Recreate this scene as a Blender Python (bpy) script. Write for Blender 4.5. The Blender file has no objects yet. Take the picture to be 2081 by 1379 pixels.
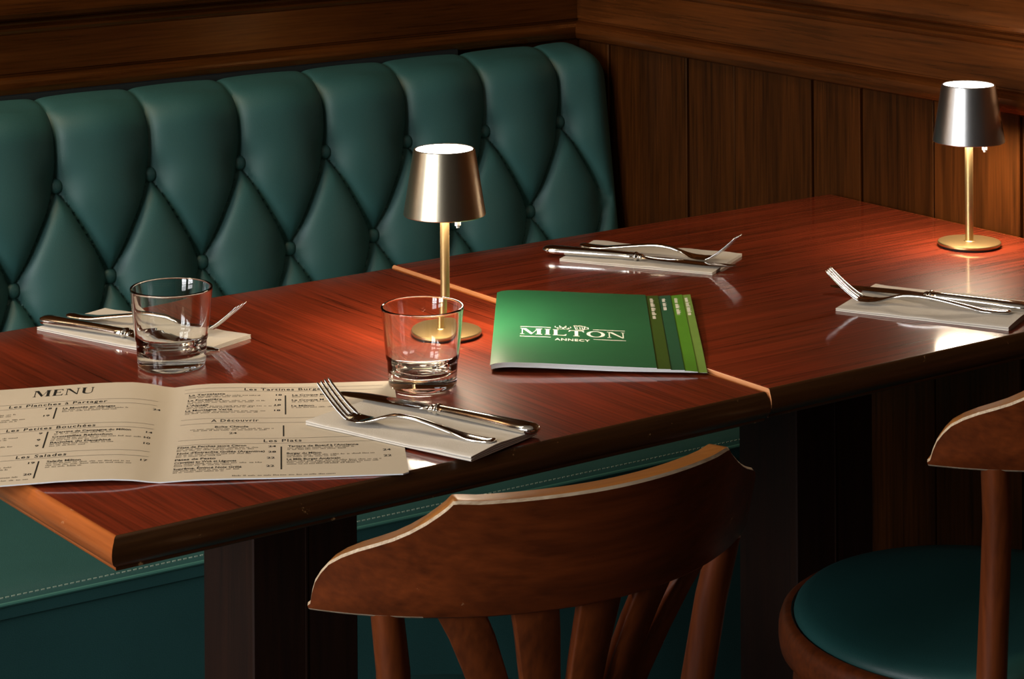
import bpy, math, random
from mathutils import Vector, Matrix, noise

random.seed(7)
R = math.radians
scene = bpy.context.scene
col = scene.collection

# ------------------------------------------------------------------ camera
cam_data = bpy.data.cameras.new('camera')
cam = bpy.data.objects.new('camera', cam_data)
col.objects.link(cam)
scene.camera = cam
cam_data.sensor_width = 36.0
cam_data.lens = 86.68
cam_data.shift_y = -0.6164
cam_data.clip_start = 0.02
YAW, ROLL = R(35.774), R(-0.334)
fwd = Vector((math.sin(YAW), math.cos(YAW), 0))
rgt = Vector((math.cos(YAW), -math.sin(YAW), 0))
upv = Vector((0, 0, 1))
r2 = rgt * math.cos(ROLL) + upv * math.sin(ROLL)
u2 = -rgt * math.sin(ROLL) + upv * math.cos(ROLL)
cam.matrix_world = Matrix(((r2.x, u2.x, -fwd.x, 0), (r2.y, u2.y, -fwd.y, 0), (r2.z, u2.z, -fwd.z, 1.4), (0, 0, 0, 1)))

# ------------------------------------------------------------------ sky, daylight, exposure
world = bpy.data.worlds.new('overcast_sky')
scene.world = world
world.use_nodes = True
bg = world.node_tree.nodes['Background']
bg.inputs['Color'].default_value = (0.97, 0.98, 1.0, 1)
bg.inputs['Strength'].default_value = 15.5
WINDOWS = [(0.25, 1.20), (1.50, 2.45)]       # y ranges in the left wall
WX, WZ0, WZ1 = -2.0, 0.85, 2.45
for y0, y1 in WINDOWS:                                       # sky portals in the window openings
    ld = bpy.data.lights.new('window_daylight', 'AREA')
    ld.shape = 'RECTANGLE'
    ld.size, ld.size_y = WZ1 - WZ0, y1 - y0
    ld.cycles.is_portal = True
    lo = bpy.data.objects.new('window_daylight', ld)
    lo.location = (WX + 0.01, (y0 + y1) / 2, (WZ0 + WZ1) / 2)
    lo.rotation_euler = (0, R(-90), 0)
    col.objects.link(lo)
ld = bpy.data.lights.new('ceiling_downlight', 'AREA')
ld.shape = 'RECTANGLE'; ld.size = 1.3; ld.size_y = 0.10; ld.energy = 19; ld.color = (1.0, 0.78, 0.50); ld.spread = R(140)
lo = bpy.data.objects.new('ceiling_downlight', ld); lo.location = (0.10, 2.60, 2.70)
col.objects.link(lo)
vs = scene.view_settings
vs.view_transform = 'Standard'
vs.look = 'None'
vs.exposure = 0.22
vs.gamma = 1.0
vs.use_curve_mapping = False

# ------------------------------------------------------------------ helpers
def link(o, parent=None):
    col.objects.link(o)
    if parent is not None:
        o.parent = parent
    return o

def mesh_obj(name, verts, faces, mats, parent=None, smooth=30, idx=None):
    me = bpy.data.meshes.new(name)
    me.from_pydata([tuple(v) for v in verts], [], faces)
    if not isinstance(mats, (list, tuple)):
        mats = [mats]
    for m in mats:
        me.materials.append(m)
    if idx:
        me.polygons.foreach_set('material_index', idx)
    me.update()
    if smooth:
        me.polygons.foreach_set('use_smooth', [True] * len(me.polygons))
        me.set_sharp_from_angle(angle=R(smooth))
    return link(bpy.data.objects.new(name, me), parent)

def empty(name, loc, rz=0):
    o = bpy.data.objects.new(name, None)
    o.location = loc
    o.rotation_euler = (0, 0, rz)
    o.empty_display_size = 0.05
    return link(o)

def tag(o, label=None, cat=None, group=None, kind=None):
    if label: o['label'] = label
    if cat: o['category'] = cat
    if group: o['group'] = group
    if kind: o['kind'] = kind
    return o

class MB:
    """collects verts / faces of one mesh"""
    def __init__(s): s.v, s.f, s.i = [], [], []
    def add(s, v, f, mi=0):
        n = len(s.v); s.v += [tuple(p) for p in v]
        s.f += [tuple(k + n for k in q) for q in f]; s.i += [mi] * len(f)
    def box(s, x0, x1, y0, y1, z0, z1, b=0.0, mi=0):
        if b <= 0:
            v = [(x, y, z) for z in (z0, z1) for y in (y0, y1) for x in (x0, x1)]
            s.add(v, [(0, 2, 3, 1), (4, 5, 7, 6), (0, 1, 5, 4), (2, 6, 7, 3), (0, 4, 6, 2), (1, 3, 7, 5)], mi)
        else:
            def ring(e, z): return [(x0 + e, y0 + b, z), (x0 + b, y0 + e, z), (x1 - b, y0 + e, z), (x1 - e, y0 + b, z),
                                    (x1 - e, y1 - b, z), (x1 - b, y1 - e, z), (x0 + b, y1 - e, z), (x0 + e, y1 - b, z)]
            def ringi(z): return [(x0 + b, y0 + b, z)] * 2 + [(x1 - b, y0 + b, z)] * 2 + [(x1 - b, y1 - b, z)] * 2 + [(x0 + b, y1 - b, z)] * 2
            L = [ringi(z0), ring(0, z0 + b), ring(0, z1 - b), ringi(z1)]
            s.loops(L, True, True, mi)
    def loops(s, L, closed=True, caps=False, mi=0):
        n = len(L[0]); v = [p for l in L for p in l]; f = []
        for a in range(len(L) - 1):
            for b in range(n if closed else n - 1):
                c = (b + 1) % n
                f.append((a * n + b, a * n + c, (a + 1) * n + c, (a + 1) * n + b))
        if caps:
            f.append(tuple(range(n - 1, -1, -1))); f.append(tuple((len(L) - 1) * n + k for k in range(n)))
        s.add(v, f, mi)
    def tube(s, pts, rad, n=12, caps=True, mi=0):
        L = []
        for k, p in enumerate(pts):
            p = Vector(p)
            a = Vector(pts[max(k - 1, 0)]); b = Vector(pts[min(k + 1, len(pts) - 1)])
            t = (b - a).normalized()
            ref = Vector((0, 0, 1)) if abs(t.z) < 0.9 else Vector((0, 1, 0))
            e = t.cross(ref).normalized(); g = e.cross(t).normalized()
            r = rad[k] if isinstance(rad, (list, tuple)) else rad
            L.append([p + e * (r * math.cos(2 * math.pi * j / n)) + g * (r * math.sin(2 * math.pi * j / n)) for j in range(n)])
        s.loops(L, True, caps, mi)
    def build(s, name, mats, parent=None, smooth=30):
        return mesh_obj(name, s.v, s.f, mats, parent, smooth, s.i if any(s.i) else None)

def lathe(name, prof, mats, parent=None, n=64, smooth=30, idxs=None, closed=False):
    """prof: list of (r, z); r = 0 ends close on the axis"""
    m = MB()
    v, f, mi = [], [], []
    rings = []
    for r, z in prof:
        if r <= 1e-7:
            rings.append([len(v)]); v.append((0, 0, z))
        else:
            st = len(v)
            v += [(r * math.cos(2 * math.pi * k / n), r * math.sin(2 * math.pi * k / n), z) for k in range(n)]
            rings.append(list(range(st, st + n)))
    seq = list(range(len(rings) - 1))
    for a in seq:
        A, B = rings[a], rings[a + 1]
        for k in range(n):
            k2 = (k + 1) % n
            if len(A) == 1 and len(B) == 1: continue
            if len(A) == 1: f.append((A[0], B[k2], B[k]))
            elif len(B) == 1: f.append((A[k], A[k2], B[0]))
            else: f.append((A[k], A[k2], B[k2], B[k]))
            mi.append(idxs[a] if idxs else 0)
    return mesh_obj(name, v, f, mats, parent, smooth, mi if idxs else None)

def lerp(a, b, t): return a + (b - a) * t
def interp(tab, x):
    if x <= tab[0][0]: return tab[0][1]
    for (a, b), (c, d) in zip(tab, tab[1:]):
        if x <= c: return lerp(b, d, (x - a) / (c - a))
    return tab[-1][1]
def sstep(a, b, x):
    t = max(0, min(1, (x - a) / (b - a))); return t * t * (3 - 2 * t)

# ------------------------------------------------------------------ materials
def new_mat(name):
    m = bpy.data.materials.new(name); m.use_nodes = True
    return m, m.node_tree.nodes, m.node_tree.links, m.node_tree.nodes['Principled BSDF']

def plain(name, colr, rough=0.5, metal=0.0, bump=0, bscale=400, coat=0, spec=0.5, var=0.0, vscale=30, coat_rough=0.05):
    m, N, L, p = new_mat(name)
    p.inputs['Base Color'].default_value = (*colr, 1)
    p.inputs['Roughness'].default_value = rough
    p.inputs['Metallic'].default_value = metal
    p.inputs['Coat Weight'].default_value = coat
    p.inputs['Coat Roughness'].default_value = coat_rough
    p.inputs['Specular IOR Level'].default_value = spec
    if bump or var:
        tc = N.new('ShaderNodeTexCoord')
        if bump:
            n = N.new('ShaderNodeTexNoise'); n.inputs['Scale'].default_value = bscale; n.inputs['Detail'].default_value = 3
            b = N.new('ShaderNodeBump'); b.inputs['Strength'].default_value = bump; b.inputs['Distance'].default_value = 0.001
            L.new(tc.outputs['Object'], n.inputs['Vector']); L.new(n.outputs['Fac'], b.inputs['Height'])
            L.new(b.outputs['Normal'], p.inputs['Normal'])
        if var:
            n = N.new('ShaderNodeTexNoise'); n.inputs['Scale'].default_value = vscale; n.inputs['Detail'].default_value = 4
            r = N.new('ShaderNodeMix'); r.data_type = 'RGBA'
            r.inputs[6].default_value = (*[c * (1 - var) for c in colr], 1); r.inputs[7].default_value = (*[min(1, c * (1 + var)) for c in colr], 1)
            L.new(tc.outputs['Object'], n.inputs['Vector']); L.new(n.outputs['Fac'], r.inputs[0]); L.new(r.outputs[2], p.inputs['Base Color'])
    return m

def wood(name, dark, light, axis='X', rough=0.35, coat=0.0, coat_rough=0.1, scale=1.0, spec=0.5, wear=None, bump=0.15, streak=1.0, fine=0.45, long=1.0, tint=None, rand=0.0):
    """varnished timber, grain running along `axis` of the object"""
    m, N, L, p = new_mat(name)
    tc = N.new('ShaderNodeTexCoord'); mp = N.new('ShaderNodeMapping')
    lo, hi = 2.2 * scale * long, 60 * scale
    mp.inputs['Scale'].default_value = {'X': (lo, hi, hi), 'Y': (hi, lo, hi), 'Z': (hi, hi, lo)}[axis]
    L.new(tc.outputs['Object'], mp.inputs['Vector'])
    n1 = N.new('ShaderNodeTexNoise'); n1.inputs['Scale'].default_value = 1.0; n1.inputs['Detail'].default_value = 8; n1.inputs['Roughness'].default_value = 0.65; n1.inputs['Distortion'].default_value = 0.6
    L.new(mp.outputs['Vector'], n1.inputs['Vector'])
    mp2 = N.new('ShaderNodeMapping')
    mp2.inputs['Scale'].default_value = tuple(s * 5 for s in mp.inputs['Scale'].default_value)
    L.new(tc.outputs['Object'], mp2.inputs['Vector'])
    n2 = N.new('ShaderNodeTexNoise'); n2.inputs['Scale'].default_value = 1.0; n2.inputs['Detail'].default_value = 3
    L.new(mp2.outputs['Vector'], n2.inputs['Vector'])
    n3 = N.new('ShaderNodeTexNoise'); n3.inputs['Scale'].default_value = 5; n3.inputs['Detail'].default_value = 2
    L.new(tc.outputs['Object'], n3.inputs['Vector'])
    a = N.new('ShaderNodeMath'); a.operation = 'MULTIPLY_ADD'; a.inputs[1].default_value = 0.6 * streak; a.inputs[2].default_value = 0
    L.new(n1.outputs['Fac'], a.inputs[0])
    b = N.new('ShaderNodeMath'); b.operation = 'MULTIPLY_ADD'; b.inputs[1].default_value = fine
    L.new(n2.outputs['Fac'], b.inputs[0]); L.new(a.outputs[0], b.inputs[2])
    c = N.new('ShaderNodeMath'); c.operation = 'MULTIPLY_ADD'; c.inputs[1].default_value = 0.35
    L.new(n3.outputs['Fac'], c.inputs[0]); L.new(b.outputs[0], c.inputs[2])
    mr = N.new('ShaderNodeMapRange'); ctr = 0.3 * streak + 0.5 * fine + 0.175; mr.inputs['From Min'].default_value = ctr - 0.25; mr.inputs['From Max'].default_value = ctr + 0.25
    L.new(c.outputs[0], mr.inputs['Value'])
    mx = N.new('ShaderNodeMix'); mx.data_type = 'RGBA'
    mx.inputs[6].default_value = (*dark, 1); mx.inputs[7].default_value = (*light, 1)
    L.new(mr.outputs['Result'], mx.inputs[0])
    out = mx.outputs[2]
    if wear:                                     # pale chips and rubbed spots
        nw = N.new('ShaderNodeTexNoise'); nw.inputs['Scale'].default_value = wear[1]; nw.inputs['Detail'].default_value = 5; nw.inputs['Roughness'].default_value = 0.7
        L.new(tc.outputs['Object'], nw.inputs['Vector'])
        mw = N.new('ShaderNodeMapRange'); mw.inputs['From Min'].default_value = wear[2]; mw.inputs['From Max'].default_value = wear[2] + 0.05
        L.new(nw.outputs['Fac'], mw.inputs['Value'])
        m2 = N.new('ShaderNodeMix'); m2.data_type = 'RGBA'; m2.inputs[7].default_value = (*wear[0], 1)
        L.new(mw.outputs['Result'], m2.inputs[0]); L.new(out, m2.inputs[6]); out = m2.outputs[2]
    if rand:                                     # every board has a tone of its own
        oi = N.new('ShaderNodeObjectInfo'); hr = N.new('ShaderNodeMapRange'); hv = N.new('ShaderNodeHueSaturation')
        hr.inputs['To Min'].default_value = 1 - rand; hr.inputs['To Max'].default_value = 1 + rand
        L.new(oi.outputs['Random'], hr.inputs['Value']); L.new(hr.outputs['Result'], hv.inputs['Value'])
        L.new(out, hv.inputs['Color']); out = hv.outputs['Color']
    L.new(out, p.inputs['Base Color'])
    p.inputs['Roughness'].default_value = rough
    p.inputs['Coat Weight'].default_value = coat
    p.inputs['Coat Roughness'].default_value = coat_rough
    if tint: p.inputs['Specular Tint'].default_value = (*tint, 1)      # amber varnish
    p.inputs['Specular IOR Level'].default_value = spec
    bp = N.new('ShaderNodeBump'); bp.inputs['Strength'].default_value = bump; bp.inputs['Distance'].default_value = 0.0006
    L.new(n2.outputs['Fac'], bp.inputs['Height']); L.new(bp.outputs['Normal'], p.inputs['Normal'])
    return m

def emit(name, colr, strength):
    m, N, L, p = new_mat(name)
    p.inputs['Base Color'].default_value = (0.9, 0.9, 0.9, 1)
    p.inputs['Emission Color'].default_value = (*colr, 1)
    p.inputs['Emission Strength'].default_value = strength
    return m

M = {}
TD, TL_ = (0.042, 0.0060, 0.0018), (0.26, 0.033, 0.0105)
M['table_y'] = wood('mahogany_veneer_grain_lengthwise', TD, TL_, 'Y', 0.45, 1.0, 0.085, spec=0.15, fine=0.7, long=0.6)
M['table_x'] = wood('mahogany_veneer_grain_crosswise', TD, TL_, 'X', 0.45, 1.0, 0.085, spec=0.15, fine=0.7, long=0.6)
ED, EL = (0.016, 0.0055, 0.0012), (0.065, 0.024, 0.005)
M['edge_x'] = wood('mahogany_edging_x_shaded', ED, EL, 'X', 0.35, 0.6, 0.18, wear=((0.42, 0.24, 0.10), 60, 0.66))  # darker copy of the edging, shade on the front put into the colour
M['edge_y'] = wood('mahogany_edging_y_daylit', (0.17, 0.038, 0.007), (0.44, 0.115, 0.022), 'Y', 0.35, 0.6, 0.18, wear=((0.55, 0.30, 0.15), 60, 0.66))  # brighter copy of the edging, daylight on the left end put into the colour
M['edge_seam_daylit'] = wood('mahogany_edging_seam_daylit', (0.35, 0.13, 0.045), (0.62, 0.28, 0.12), 'Y', 0.4, 0.4, 0.2)  # same edging paler, daylight along the seam painted into the tone
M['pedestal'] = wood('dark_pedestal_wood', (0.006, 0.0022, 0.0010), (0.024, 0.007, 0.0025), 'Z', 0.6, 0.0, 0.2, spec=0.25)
WD, WL = (0.014, 0.0044, 0.0009), (0.090, 0.0265, 0.0046)
M['wall_z'] = wood('panelling_mahogany_vertical', (0.0075, 0.0023, 0.0005), (0.056, 0.0155, 0.0027), 'Z', 0.42, 0.12, 0.25, 0.8, spec=0.2, tint=(1, .6, .25), rand=0.22, fine=0.7, streak=1.1)
M['wall_x'] = wood('rail_mahogany_x', WD, WL, 'X', 0.24, 0.12, 0.2, spec=0.9, tint=(1.0, 0.48, 0.12))
M['wall_y'] = wood('rail_mahogany_y', (0.017, 0.0048, 0.0011), (0.105, 0.028, 0.0052), 'Y', 0.26, 0.12, 0.2, spec=0.8, tint=(1.0, 0.48, 0.20))
M['chair'] = wood('chair_beech_stained', (0.045, 0.0085, 0.0018), (0.20, 0.040, 0.0070), 'X', 0.42, 0.3, 0.25, 0.6, spec=0.3, wear=((0.45, 0.24, 0.13), 38, 0.70))
M['chair_z'] = wood('chair_beech_stained_upright', (0.044, 0.0085, 0.0018), (0.18, 0.039, 0.0070), 'Z', 0.42, 0.3, 0.25, 0.6, spec=0.3, wear=((0.45, 0.24, 0.13), 60, 0.76))
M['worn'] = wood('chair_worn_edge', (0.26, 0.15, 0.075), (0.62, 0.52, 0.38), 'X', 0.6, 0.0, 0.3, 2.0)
M['chair_top_lit'] = wood('chair_top_edge_lit', (0.19, 0.065, 0.012), (0.36, 0.14, 0.03), 'X', 0.4, 0.3, 0.2)  # rail's upward face coloured lighter to carry the light from above
M['leather'] = plain('green_leatherette', (0.021, 0.083, 0.078), 0.52, bump=0.25, bscale=900, var=0.15, vscale=12)
M['leather_seat'] = plain('green_leatherette_seat', (0.012, 0.062, 0.058), 0.45, bump=0.2, bscale=900)
M['piping'] = plain('green_piping', (0.05, 0.17, 0.14), 0.5)
M['stitch'] = plain('pale_green_thread', (0.35, 0.45, 0.36), 0.8)
M['black_strip'] = plain('black_painted_strip', (0.006, 0.010, 0.011), 0.5)
M['brass'] = plain('champagne_metal', (0.52, 0.37, 0.17), 0.36, 1.0, bump=0.05, bscale=1500)
M['shade_gold'] = plain('champagne_satin_shade', (0.57, 0.51, 0.38), 0.30, 1.0, bump=0.05, bscale=1500)
M['shade_silver'] = plain('silver_satin_shade', (0.56, 0.56, 0.55), 0.30, 1.0, bump=0.05, bscale=1500)
M['white_plastic'] = plain('white_plastic', (0.85, 0.85, 0.82), 0.35)
M['rubber'] = plain('black_rubber', (0.008, 0.008, 0.008), 0.7)
M['lamp_top'] = emit('lit_diffuser', (1.0, 0.92, 0.78), 14.0)
M['lamp_led'] = emit('led_panel_light', (1.0, 0.80, 0.58), 82.0)
M['shade_inside'] = plain('white_shade_lining', (0.85, 0.83, 0.78), 0.5)
M['steel'] = plain('polished_steel', (0.72, 0.71, 0.69), 0.10, 1.0)
M['napkin'] = plain('white_paper_napkin', (0.60, 0.56, 0.50), 0.85, bump=0.4, bscale=1400, spec=0.2)
M['paper'] = plain('cream_card', (0.54, 0.475, 0.38), 0.75, bump=0.05, bscale=800, spec=0.25)
M['ink'] = plain('black_ink', (0.012, 0.012, 0.011), 0.7, spec=0.2)
M['ink_soft'] = plain('grey_print', (0.17, 0.15, 0.12), 0.8, spec=0.2)
M['white_ink'] = plain('white_print', (0.90, 0.86, 0.78), 0.5)
def booklet(nm, c): return plain(nm, c, 0.40, coat=0.35, coat_rough=0.25, var=0.10, vscale=45)
M['bk_cover'] = booklet('cover_green', (0.017, 0.115, 0.047))
M['bk_1'] = booklet('tab_olive', (0.040, 0.088, 0.012))
M['bk_2'] = booklet('tab_deep_green', (0.016, 0.092, 0.044))
M['bk_3'] = booklet('tab_bright_green', (0.085, 0.26, 0.022))
M['bk_4'] = booklet('tab_lime_green', (0.17, 0.30, 0.060))
M['page'] = plain('white_page_edges', (0.72, 0.74, 0.74), 0.7)
M['floor'] = wood('dark_floorboards', (0.015, 0.008, 0.004), (0.06, 0.03, 0.015), 'X', 0.5)
M['plaster'] = plain('warm_plaster', (0.42, 0.33, 0.22), 0.9)
M['ceiling'] = plain('cream_ceiling', (0.55, 0.48, 0.38), 0.9)
M['dark_wall'] = plain('dark_painted_wall', (0.05, 0.035, 0.025), 0.7)
M['white_paint'] = plain('white_window_paint', (0.7, 0.68, 0.63), 0.5)
mg, N, L, p = new_mat('clear_glass')
p.inputs['Base Color'].default_value = (0.97, 0.985, 0.98, 1)
p.inputs['Transmission Weight'].default_value = 1.0
p.inputs['Roughness'].default_value = 0.0
p.inputs['IOR'].default_value = 1.5
M['glass'] = mg
mp_, N, L, p = new_mat('window_pane_glass')
N.remove(p)
tr = N.new('ShaderNodeBsdfTransparent'); gl = N.new('ShaderNodeBsdfGlossy'); gl.inputs['Roughness'].default_value = 0.0
fr = N.new('ShaderNodeFresnel'); fr.inputs['IOR'].default_value = 1.45; mx = N.new('ShaderNodeMixShader')
L.new(fr.outputs[0], mx.inputs[0]); L.new(tr.outputs[0], mx.inputs[1]); L.new(gl.outputs[0], mx.inputs[2])
L.new(mx.outputs[0], N['Material Output'].inputs['Surface'])
M['pane'] = mp_

# ------------------------------------------------------------------ room shell
XW, YW = 2.262, 2.972           # finished faces of the right wall and the back wall
X0, Y0, ZC = -2.0, -1.6, 2.75
def struct(o): return tag(o, kind='structure')
b = MB(); b.box(X0 - .15, XW + .15, Y0 - .15, YW + .15, -0.10, 0.0); struct(b.build('floor', M['floor'], None, 0))
b = MB(); b.box(X0 - .15, XW + .15, Y0 - .15, YW + .15, ZC, ZC + .1); struct(b.build('ceiling', M['ceiling'], None, 0))
b = MB(); b.box(X0 - .15, XW + .15, YW, YW + .12, 0, ZC); struct(b.build('wall_back', M['wall_x'], None, 0))
b = MB(); b.box(X0 - .15, XW + .15, Y0 - .12, Y0, 0, ZC); struct(b.build('wall_front', M['dark_wall'], None, 0))
wr = MB(); wr.box(XW + .010, XW + .12, Y0, YW, 0, ZC); wall_right = struct(wr.build('wall_right', M['wall_z'], None, 0))
# vertical boards of the right wall, V-grooved
ys = [2.972, 2.896, 2.7164, 2.6136, 2.4546, 2.3618, 2.2294, 2.0813, 1.985, 1.835, 1.740, 1.590, 1.495, 1.345, 1.250]
for k in range(len(ys) - 1):
    ya, yb = ys[k + 1], ys[k]
    m = MB(); g = 0.0020; c = 0.0012; o_ = 0.0012 * ((k * 7) % 3 - 1)
    prof = [(XW + .012, ya + g), (XW + c + o_, ya + g), (XW + o_, ya + g + c), (XW + o_, yb - g - c), (XW + c + o_, yb - g), (XW + .012, yb - g)]
    m.loops([[(x - XW, y - (ya + yb) / 2, z) for x, y in prof] for z in (0.0, 0.45, 0.912)], False)
    o = m.build('board', M['wall_z'], wall_right, 20)
    o.location = (XW, (ya + yb) / 2, 0)
m = MB(); m.box(XW - .001, XW + .012, Y0, 1.248, 0, 0.912); o = m.build('panel', M['wall_z'], wall_right, 0)
# moulded rails above panelling (profile: distance from wall, height)
RP = [(-.004, .899), (.010, .9000), (.0180, .9035), (.0225, .9095), (.0238, .9155), (.0228, .9210), (.0190, .9252), (.0130, .9275), (.0050, .9282), (.0045, .9300), (.0082, .9315),
      (.0080, .981), (.0105, .9835), (.0120, .9868), (.0105, .9895), (.0060, .9912), (.0085, .9935), (.0098, .9962), (.0075, .9985), (.0055, .9995),
      (.0200, 1.0012), (.0255, 1.0045), (.0275, 1.010), (.0265, 1.018), (.0220, 1.032), (.0160, 1.050), (.0120, 1.075), (.0100, 1.11), (.0095, 1.16), (-.004, 1.16)]
m = MB(); m.loops([[(X0, YW - d, z) for d, z in RP], [(XW - 0.0, YW - d, z) for d, z in RP]], False); m.f = [q[::-1] for q in m.f]
struct(m.build('trim_1', M['wall_x'], None, 25))
m = MB(); m.loops([[(XW - d, YW - d * 0.0, z) for d, z in RP], [(XW - d, Y0, z) for d, z in RP]], False); m.f = [q[::-1] for q in m.f]
struct(m.build('trim_2', M['wall_y'], None, 25))
# left wall with its windows
m = MB()
edges = [Y0] + [e for w in WINDOWS for e in w] + [YW]
for k in range(0, len(edges), 2): m.box(X0 - .15, X0, edges[k], edges[k + 1], 0, ZC)
for y0, y1 in WINDOWS: m.box(X0 - .15, X0, y0, y1, 0, WZ0); m.box(X0 - .15, X0, y0, y1, WZ1, ZC)
struct(m.build('wall_left', M['plaster'], None, 0))
for k, (y0, y1) in enumerate(WINDOWS):
    w = struct(empty('window_%d' % (k + 1), (X0 - .07, (y0 + y1) / 2, WZ0)))
    h, hw, t = WZ1 - WZ0, (y1 - y0) / 2, 0.045
    for nm, bx in (('jamb', (-.03, .03, -hw, -hw + t, 0, h)), ('jamb', (-.03, .03, hw - t, hw, 0, h)), ('head', (-.03, .03, -hw + t, hw - t, h - t, h)),
                   ('sill', (-.03, .05, -hw + t, hw - t, 0, t)), ('mullion', (-.02, .02, -.02, .02, t, h - t)), ('transom', (-.02, .02, -hw + t, -.02, h * .62, h * .62 + .035)),
                   ('transom', (-.02, .02, .02, hw - t, h * .62, h * .62 + .035))):
        q = MB(); q.box(*bx, b=0.003); q.build(nm, M['white_paint'], w, 0)
    q = MB(); q.box(-.003, .003, -hw + t, hw - t, t, h - t); q.build('pane', M['pane'], w, 0)

# ------------------------------------------------------------------ banquette
bench = empty('banquette', (1.25, 2.70, 0))
tag(bench, 'long green leatherette banquette with deep-buttoned back along the panelled wall', 'banquette')
BX, BY = 1.25, 2.70
TP, TX0, TZ1, TDZ = 0.1333, 1.359, 0.795, 0.120        # tuft pitch, first button, top row height, row step
XE = 2.250
def tuft(x, z):
    u = (x - TX0) / TP
    wrap = lambda q: abs(q - round(q)) * TP
    w = max(0.0, (TZ1 - z) / (2 * TDZ))
    k = 0.874 if z < TZ1 - .01 else lerp(1, .874, sstep(TZ1 + .01, TZ1 - .01, z)) if z < TZ1 + .01 else 1.0
    d = min(wrap(u - w), wrap(u + w)) * k
    broad = (abs(math.sin(math.pi * (u - w))) * abs(math.sin(math.pi * (u + w)))) ** 0.55
    return 0.42 * (1 - math.exp(-d / 0.0055)), 0.58 * broad
prof = []                                               # (y, z, ny, nz, tuft height z, fade)
SL = 0.14
z = 0.40
while z < 0.852:
    prof.append((2.882 - SL * (0.80 - z), z, -0.99, 0.138, z, 1.0)); z += 0.0032
yb, zb = prof[-1][0], prof[-1][1]
for k in range(1, 29):                                  # roll over the top
    a = R(172 - k * 2.95)
    y_, z_ = yb - .058 * math.cos(R(172)) + .058 * math.cos(a), zb - .052 * math.sin(R(172)) + .052 * math.sin(a)
    ny_, nz_ = math.cos(a) / .058, math.sin(a) / .052; l_ = math.hypot(ny_, nz_)
    prof.append((y_, z_, ny_ / l_, nz_ / l_, z_, 1 - 0.90 * sstep(2, 24, k)))
n0 = prof[-1]
prof.append((2.9665, n0[1] - .006, 0.0, 1.0, .9, 0.1))
xs = []
x = 0.30
while x < XE - 0.034: xs.append(x); x += 0.0026 if x > 1.2 else 0.006
for k in range(13): xs.append(XE - 0.034 + 0.034 * math.sin(R(90) * k / 12))
verts, faces = [], []
nP = len(prof)
AMP = 0.025
for x in xs:
    e = max(0.0, (x - (XE - 0.034)) / 0.034)
    rnd = 0.034 * (1 - math.sqrt(max(0, 1 - e * e)))
    for (y, z, ny, nz, tz, fade) in prof:
        c_, b_ = tuft(x, tz)
        d = AMP * (max(fade, .35) * c_ + fade * b_)
        u = (x - TX0) / TP
        for row in range(4):                              # dimple round each button
            bx = TX0 + TP * (round(u - 0.5 * (row % 2)) + 0.5 * (row % 2)); bz = TZ1 - TDZ * row
            rr = ((x - bx) ** 2 + (z - bz) ** 2) / 0.025 ** 2
            if rr < 9: d -= 0.010 * math.exp(-rr)
        if x > XE - 0.05: d = lerp(d, AMP * 0.75 * fade, sstep(XE - 0.05, XE - 0.01, x))
        d -= rnd
        verts.append((x - BX, y + ny * d - BY, z + nz * d))
for a in range(len(xs) - 1):
    for k in range(nP - 1):
        faces.append((a * nP + k, (a + 1) * nP + k, (a + 1) * nP + k + 1, a * nP + k + 1))
nl = len(xs) - 1
endf = tuple(nl * nP + k for k in range(nP))
verts.append((XE - BX, 2.968 - BY, 0.40)); faces.append(endf + (len(verts) - 1,))
mesh_obj('backrest', verts, faces, M['leather'], bench, 60)
def button_mesh():
    m = MB()
    for_ = [(0.0, .0062), (.0040, .0058), (.0075, .0042), (.0096, .0014), (.0102, -.003)]
    n = 16
    m.add([(0, -.0060, 0)], [])
    for r, h in for_[1:]:
        m.v += [(r * math.cos(2 * math.pi * k / n), -h, r * math.sin(2 * math.pi * k / n)) for k in range(n)]
    for k in range(n): m.f.append((0, 1 + k, 1 + (k + 1) % n)); m.i.append(0)
    for a in range(len(for_) - 2):
        for k in range(n):
            k2 = (k + 1) % n; m.f.append((1 + a * n + k, 1 + (a + 1) * n + k, 1 + (a + 1) * n + k2, 1 + a * n + k2)); m.i.append(0)
    return m
bo = None
for row in range(3):
    for k in range(-8, 8):
        bx = TX0 + TP * (k + 0.5 * (row % 2)); bz = TZ1 - TDZ * row
        if bx < 0.34 or bx > XE - 0.04: continue
        if bo is None:
            bo = button_mesh().build('button', M['leather'], bench, 40); o = bo
        else:
            o = bpy.data.objects.new('button', bo.data); link(o, bench)
        o.location = (bx - BX, 2.882 - SL * (0.80 - bz) + 0.0035 - BY, bz)
# seat: front edge very slightly skewed against the wall
def fy(x): return 2.470 - 0.040 * max(0, (x - 1.1)) - 0.0 * x
m = MB()
SX = [0.30 + 0.1 * k for k in range(20)] + [2.25]
sec = lambda x: [(x - BX, 2.90 - BY, .30), (x - BX, 2.90 - BY, .452), (x - BX, 2.70 - BY, .457), (x - BX, fy(x) + .05 - BY, .456), (x - BX, fy(x) + .018 - BY, .4535), (x - BX, fy(x) + .006 - BY, .449), (x - BX, fy(x) - BY, .442), (x - BX, fy(x) - BY, .425)]
m.loops([sec(x) for x in SX], False, False); m.f = [q[::-1] for q in m.f]
m.build('seat_cushion', M['leather'], bench, 40)
m = MB(); m.loops([[(x - BX, fy(x) + .004 - BY, .428), (x - BX, fy(x) + .006 - BY, .30), (x - BX, fy(x) + .012 - BY, .06), (x - BX, 2.9 - BY, .06)] for x in SX], False)
m.build('front_panel', M['leather'], bench, 30)
m = MB(); m.tube([(x - BX, fy(x) - .0004 - BY, .4405) for x in SX], 0.0024, 8); m.build('piping', M['piping'], bench, 40)
m = MB()
x = 0.9
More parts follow.
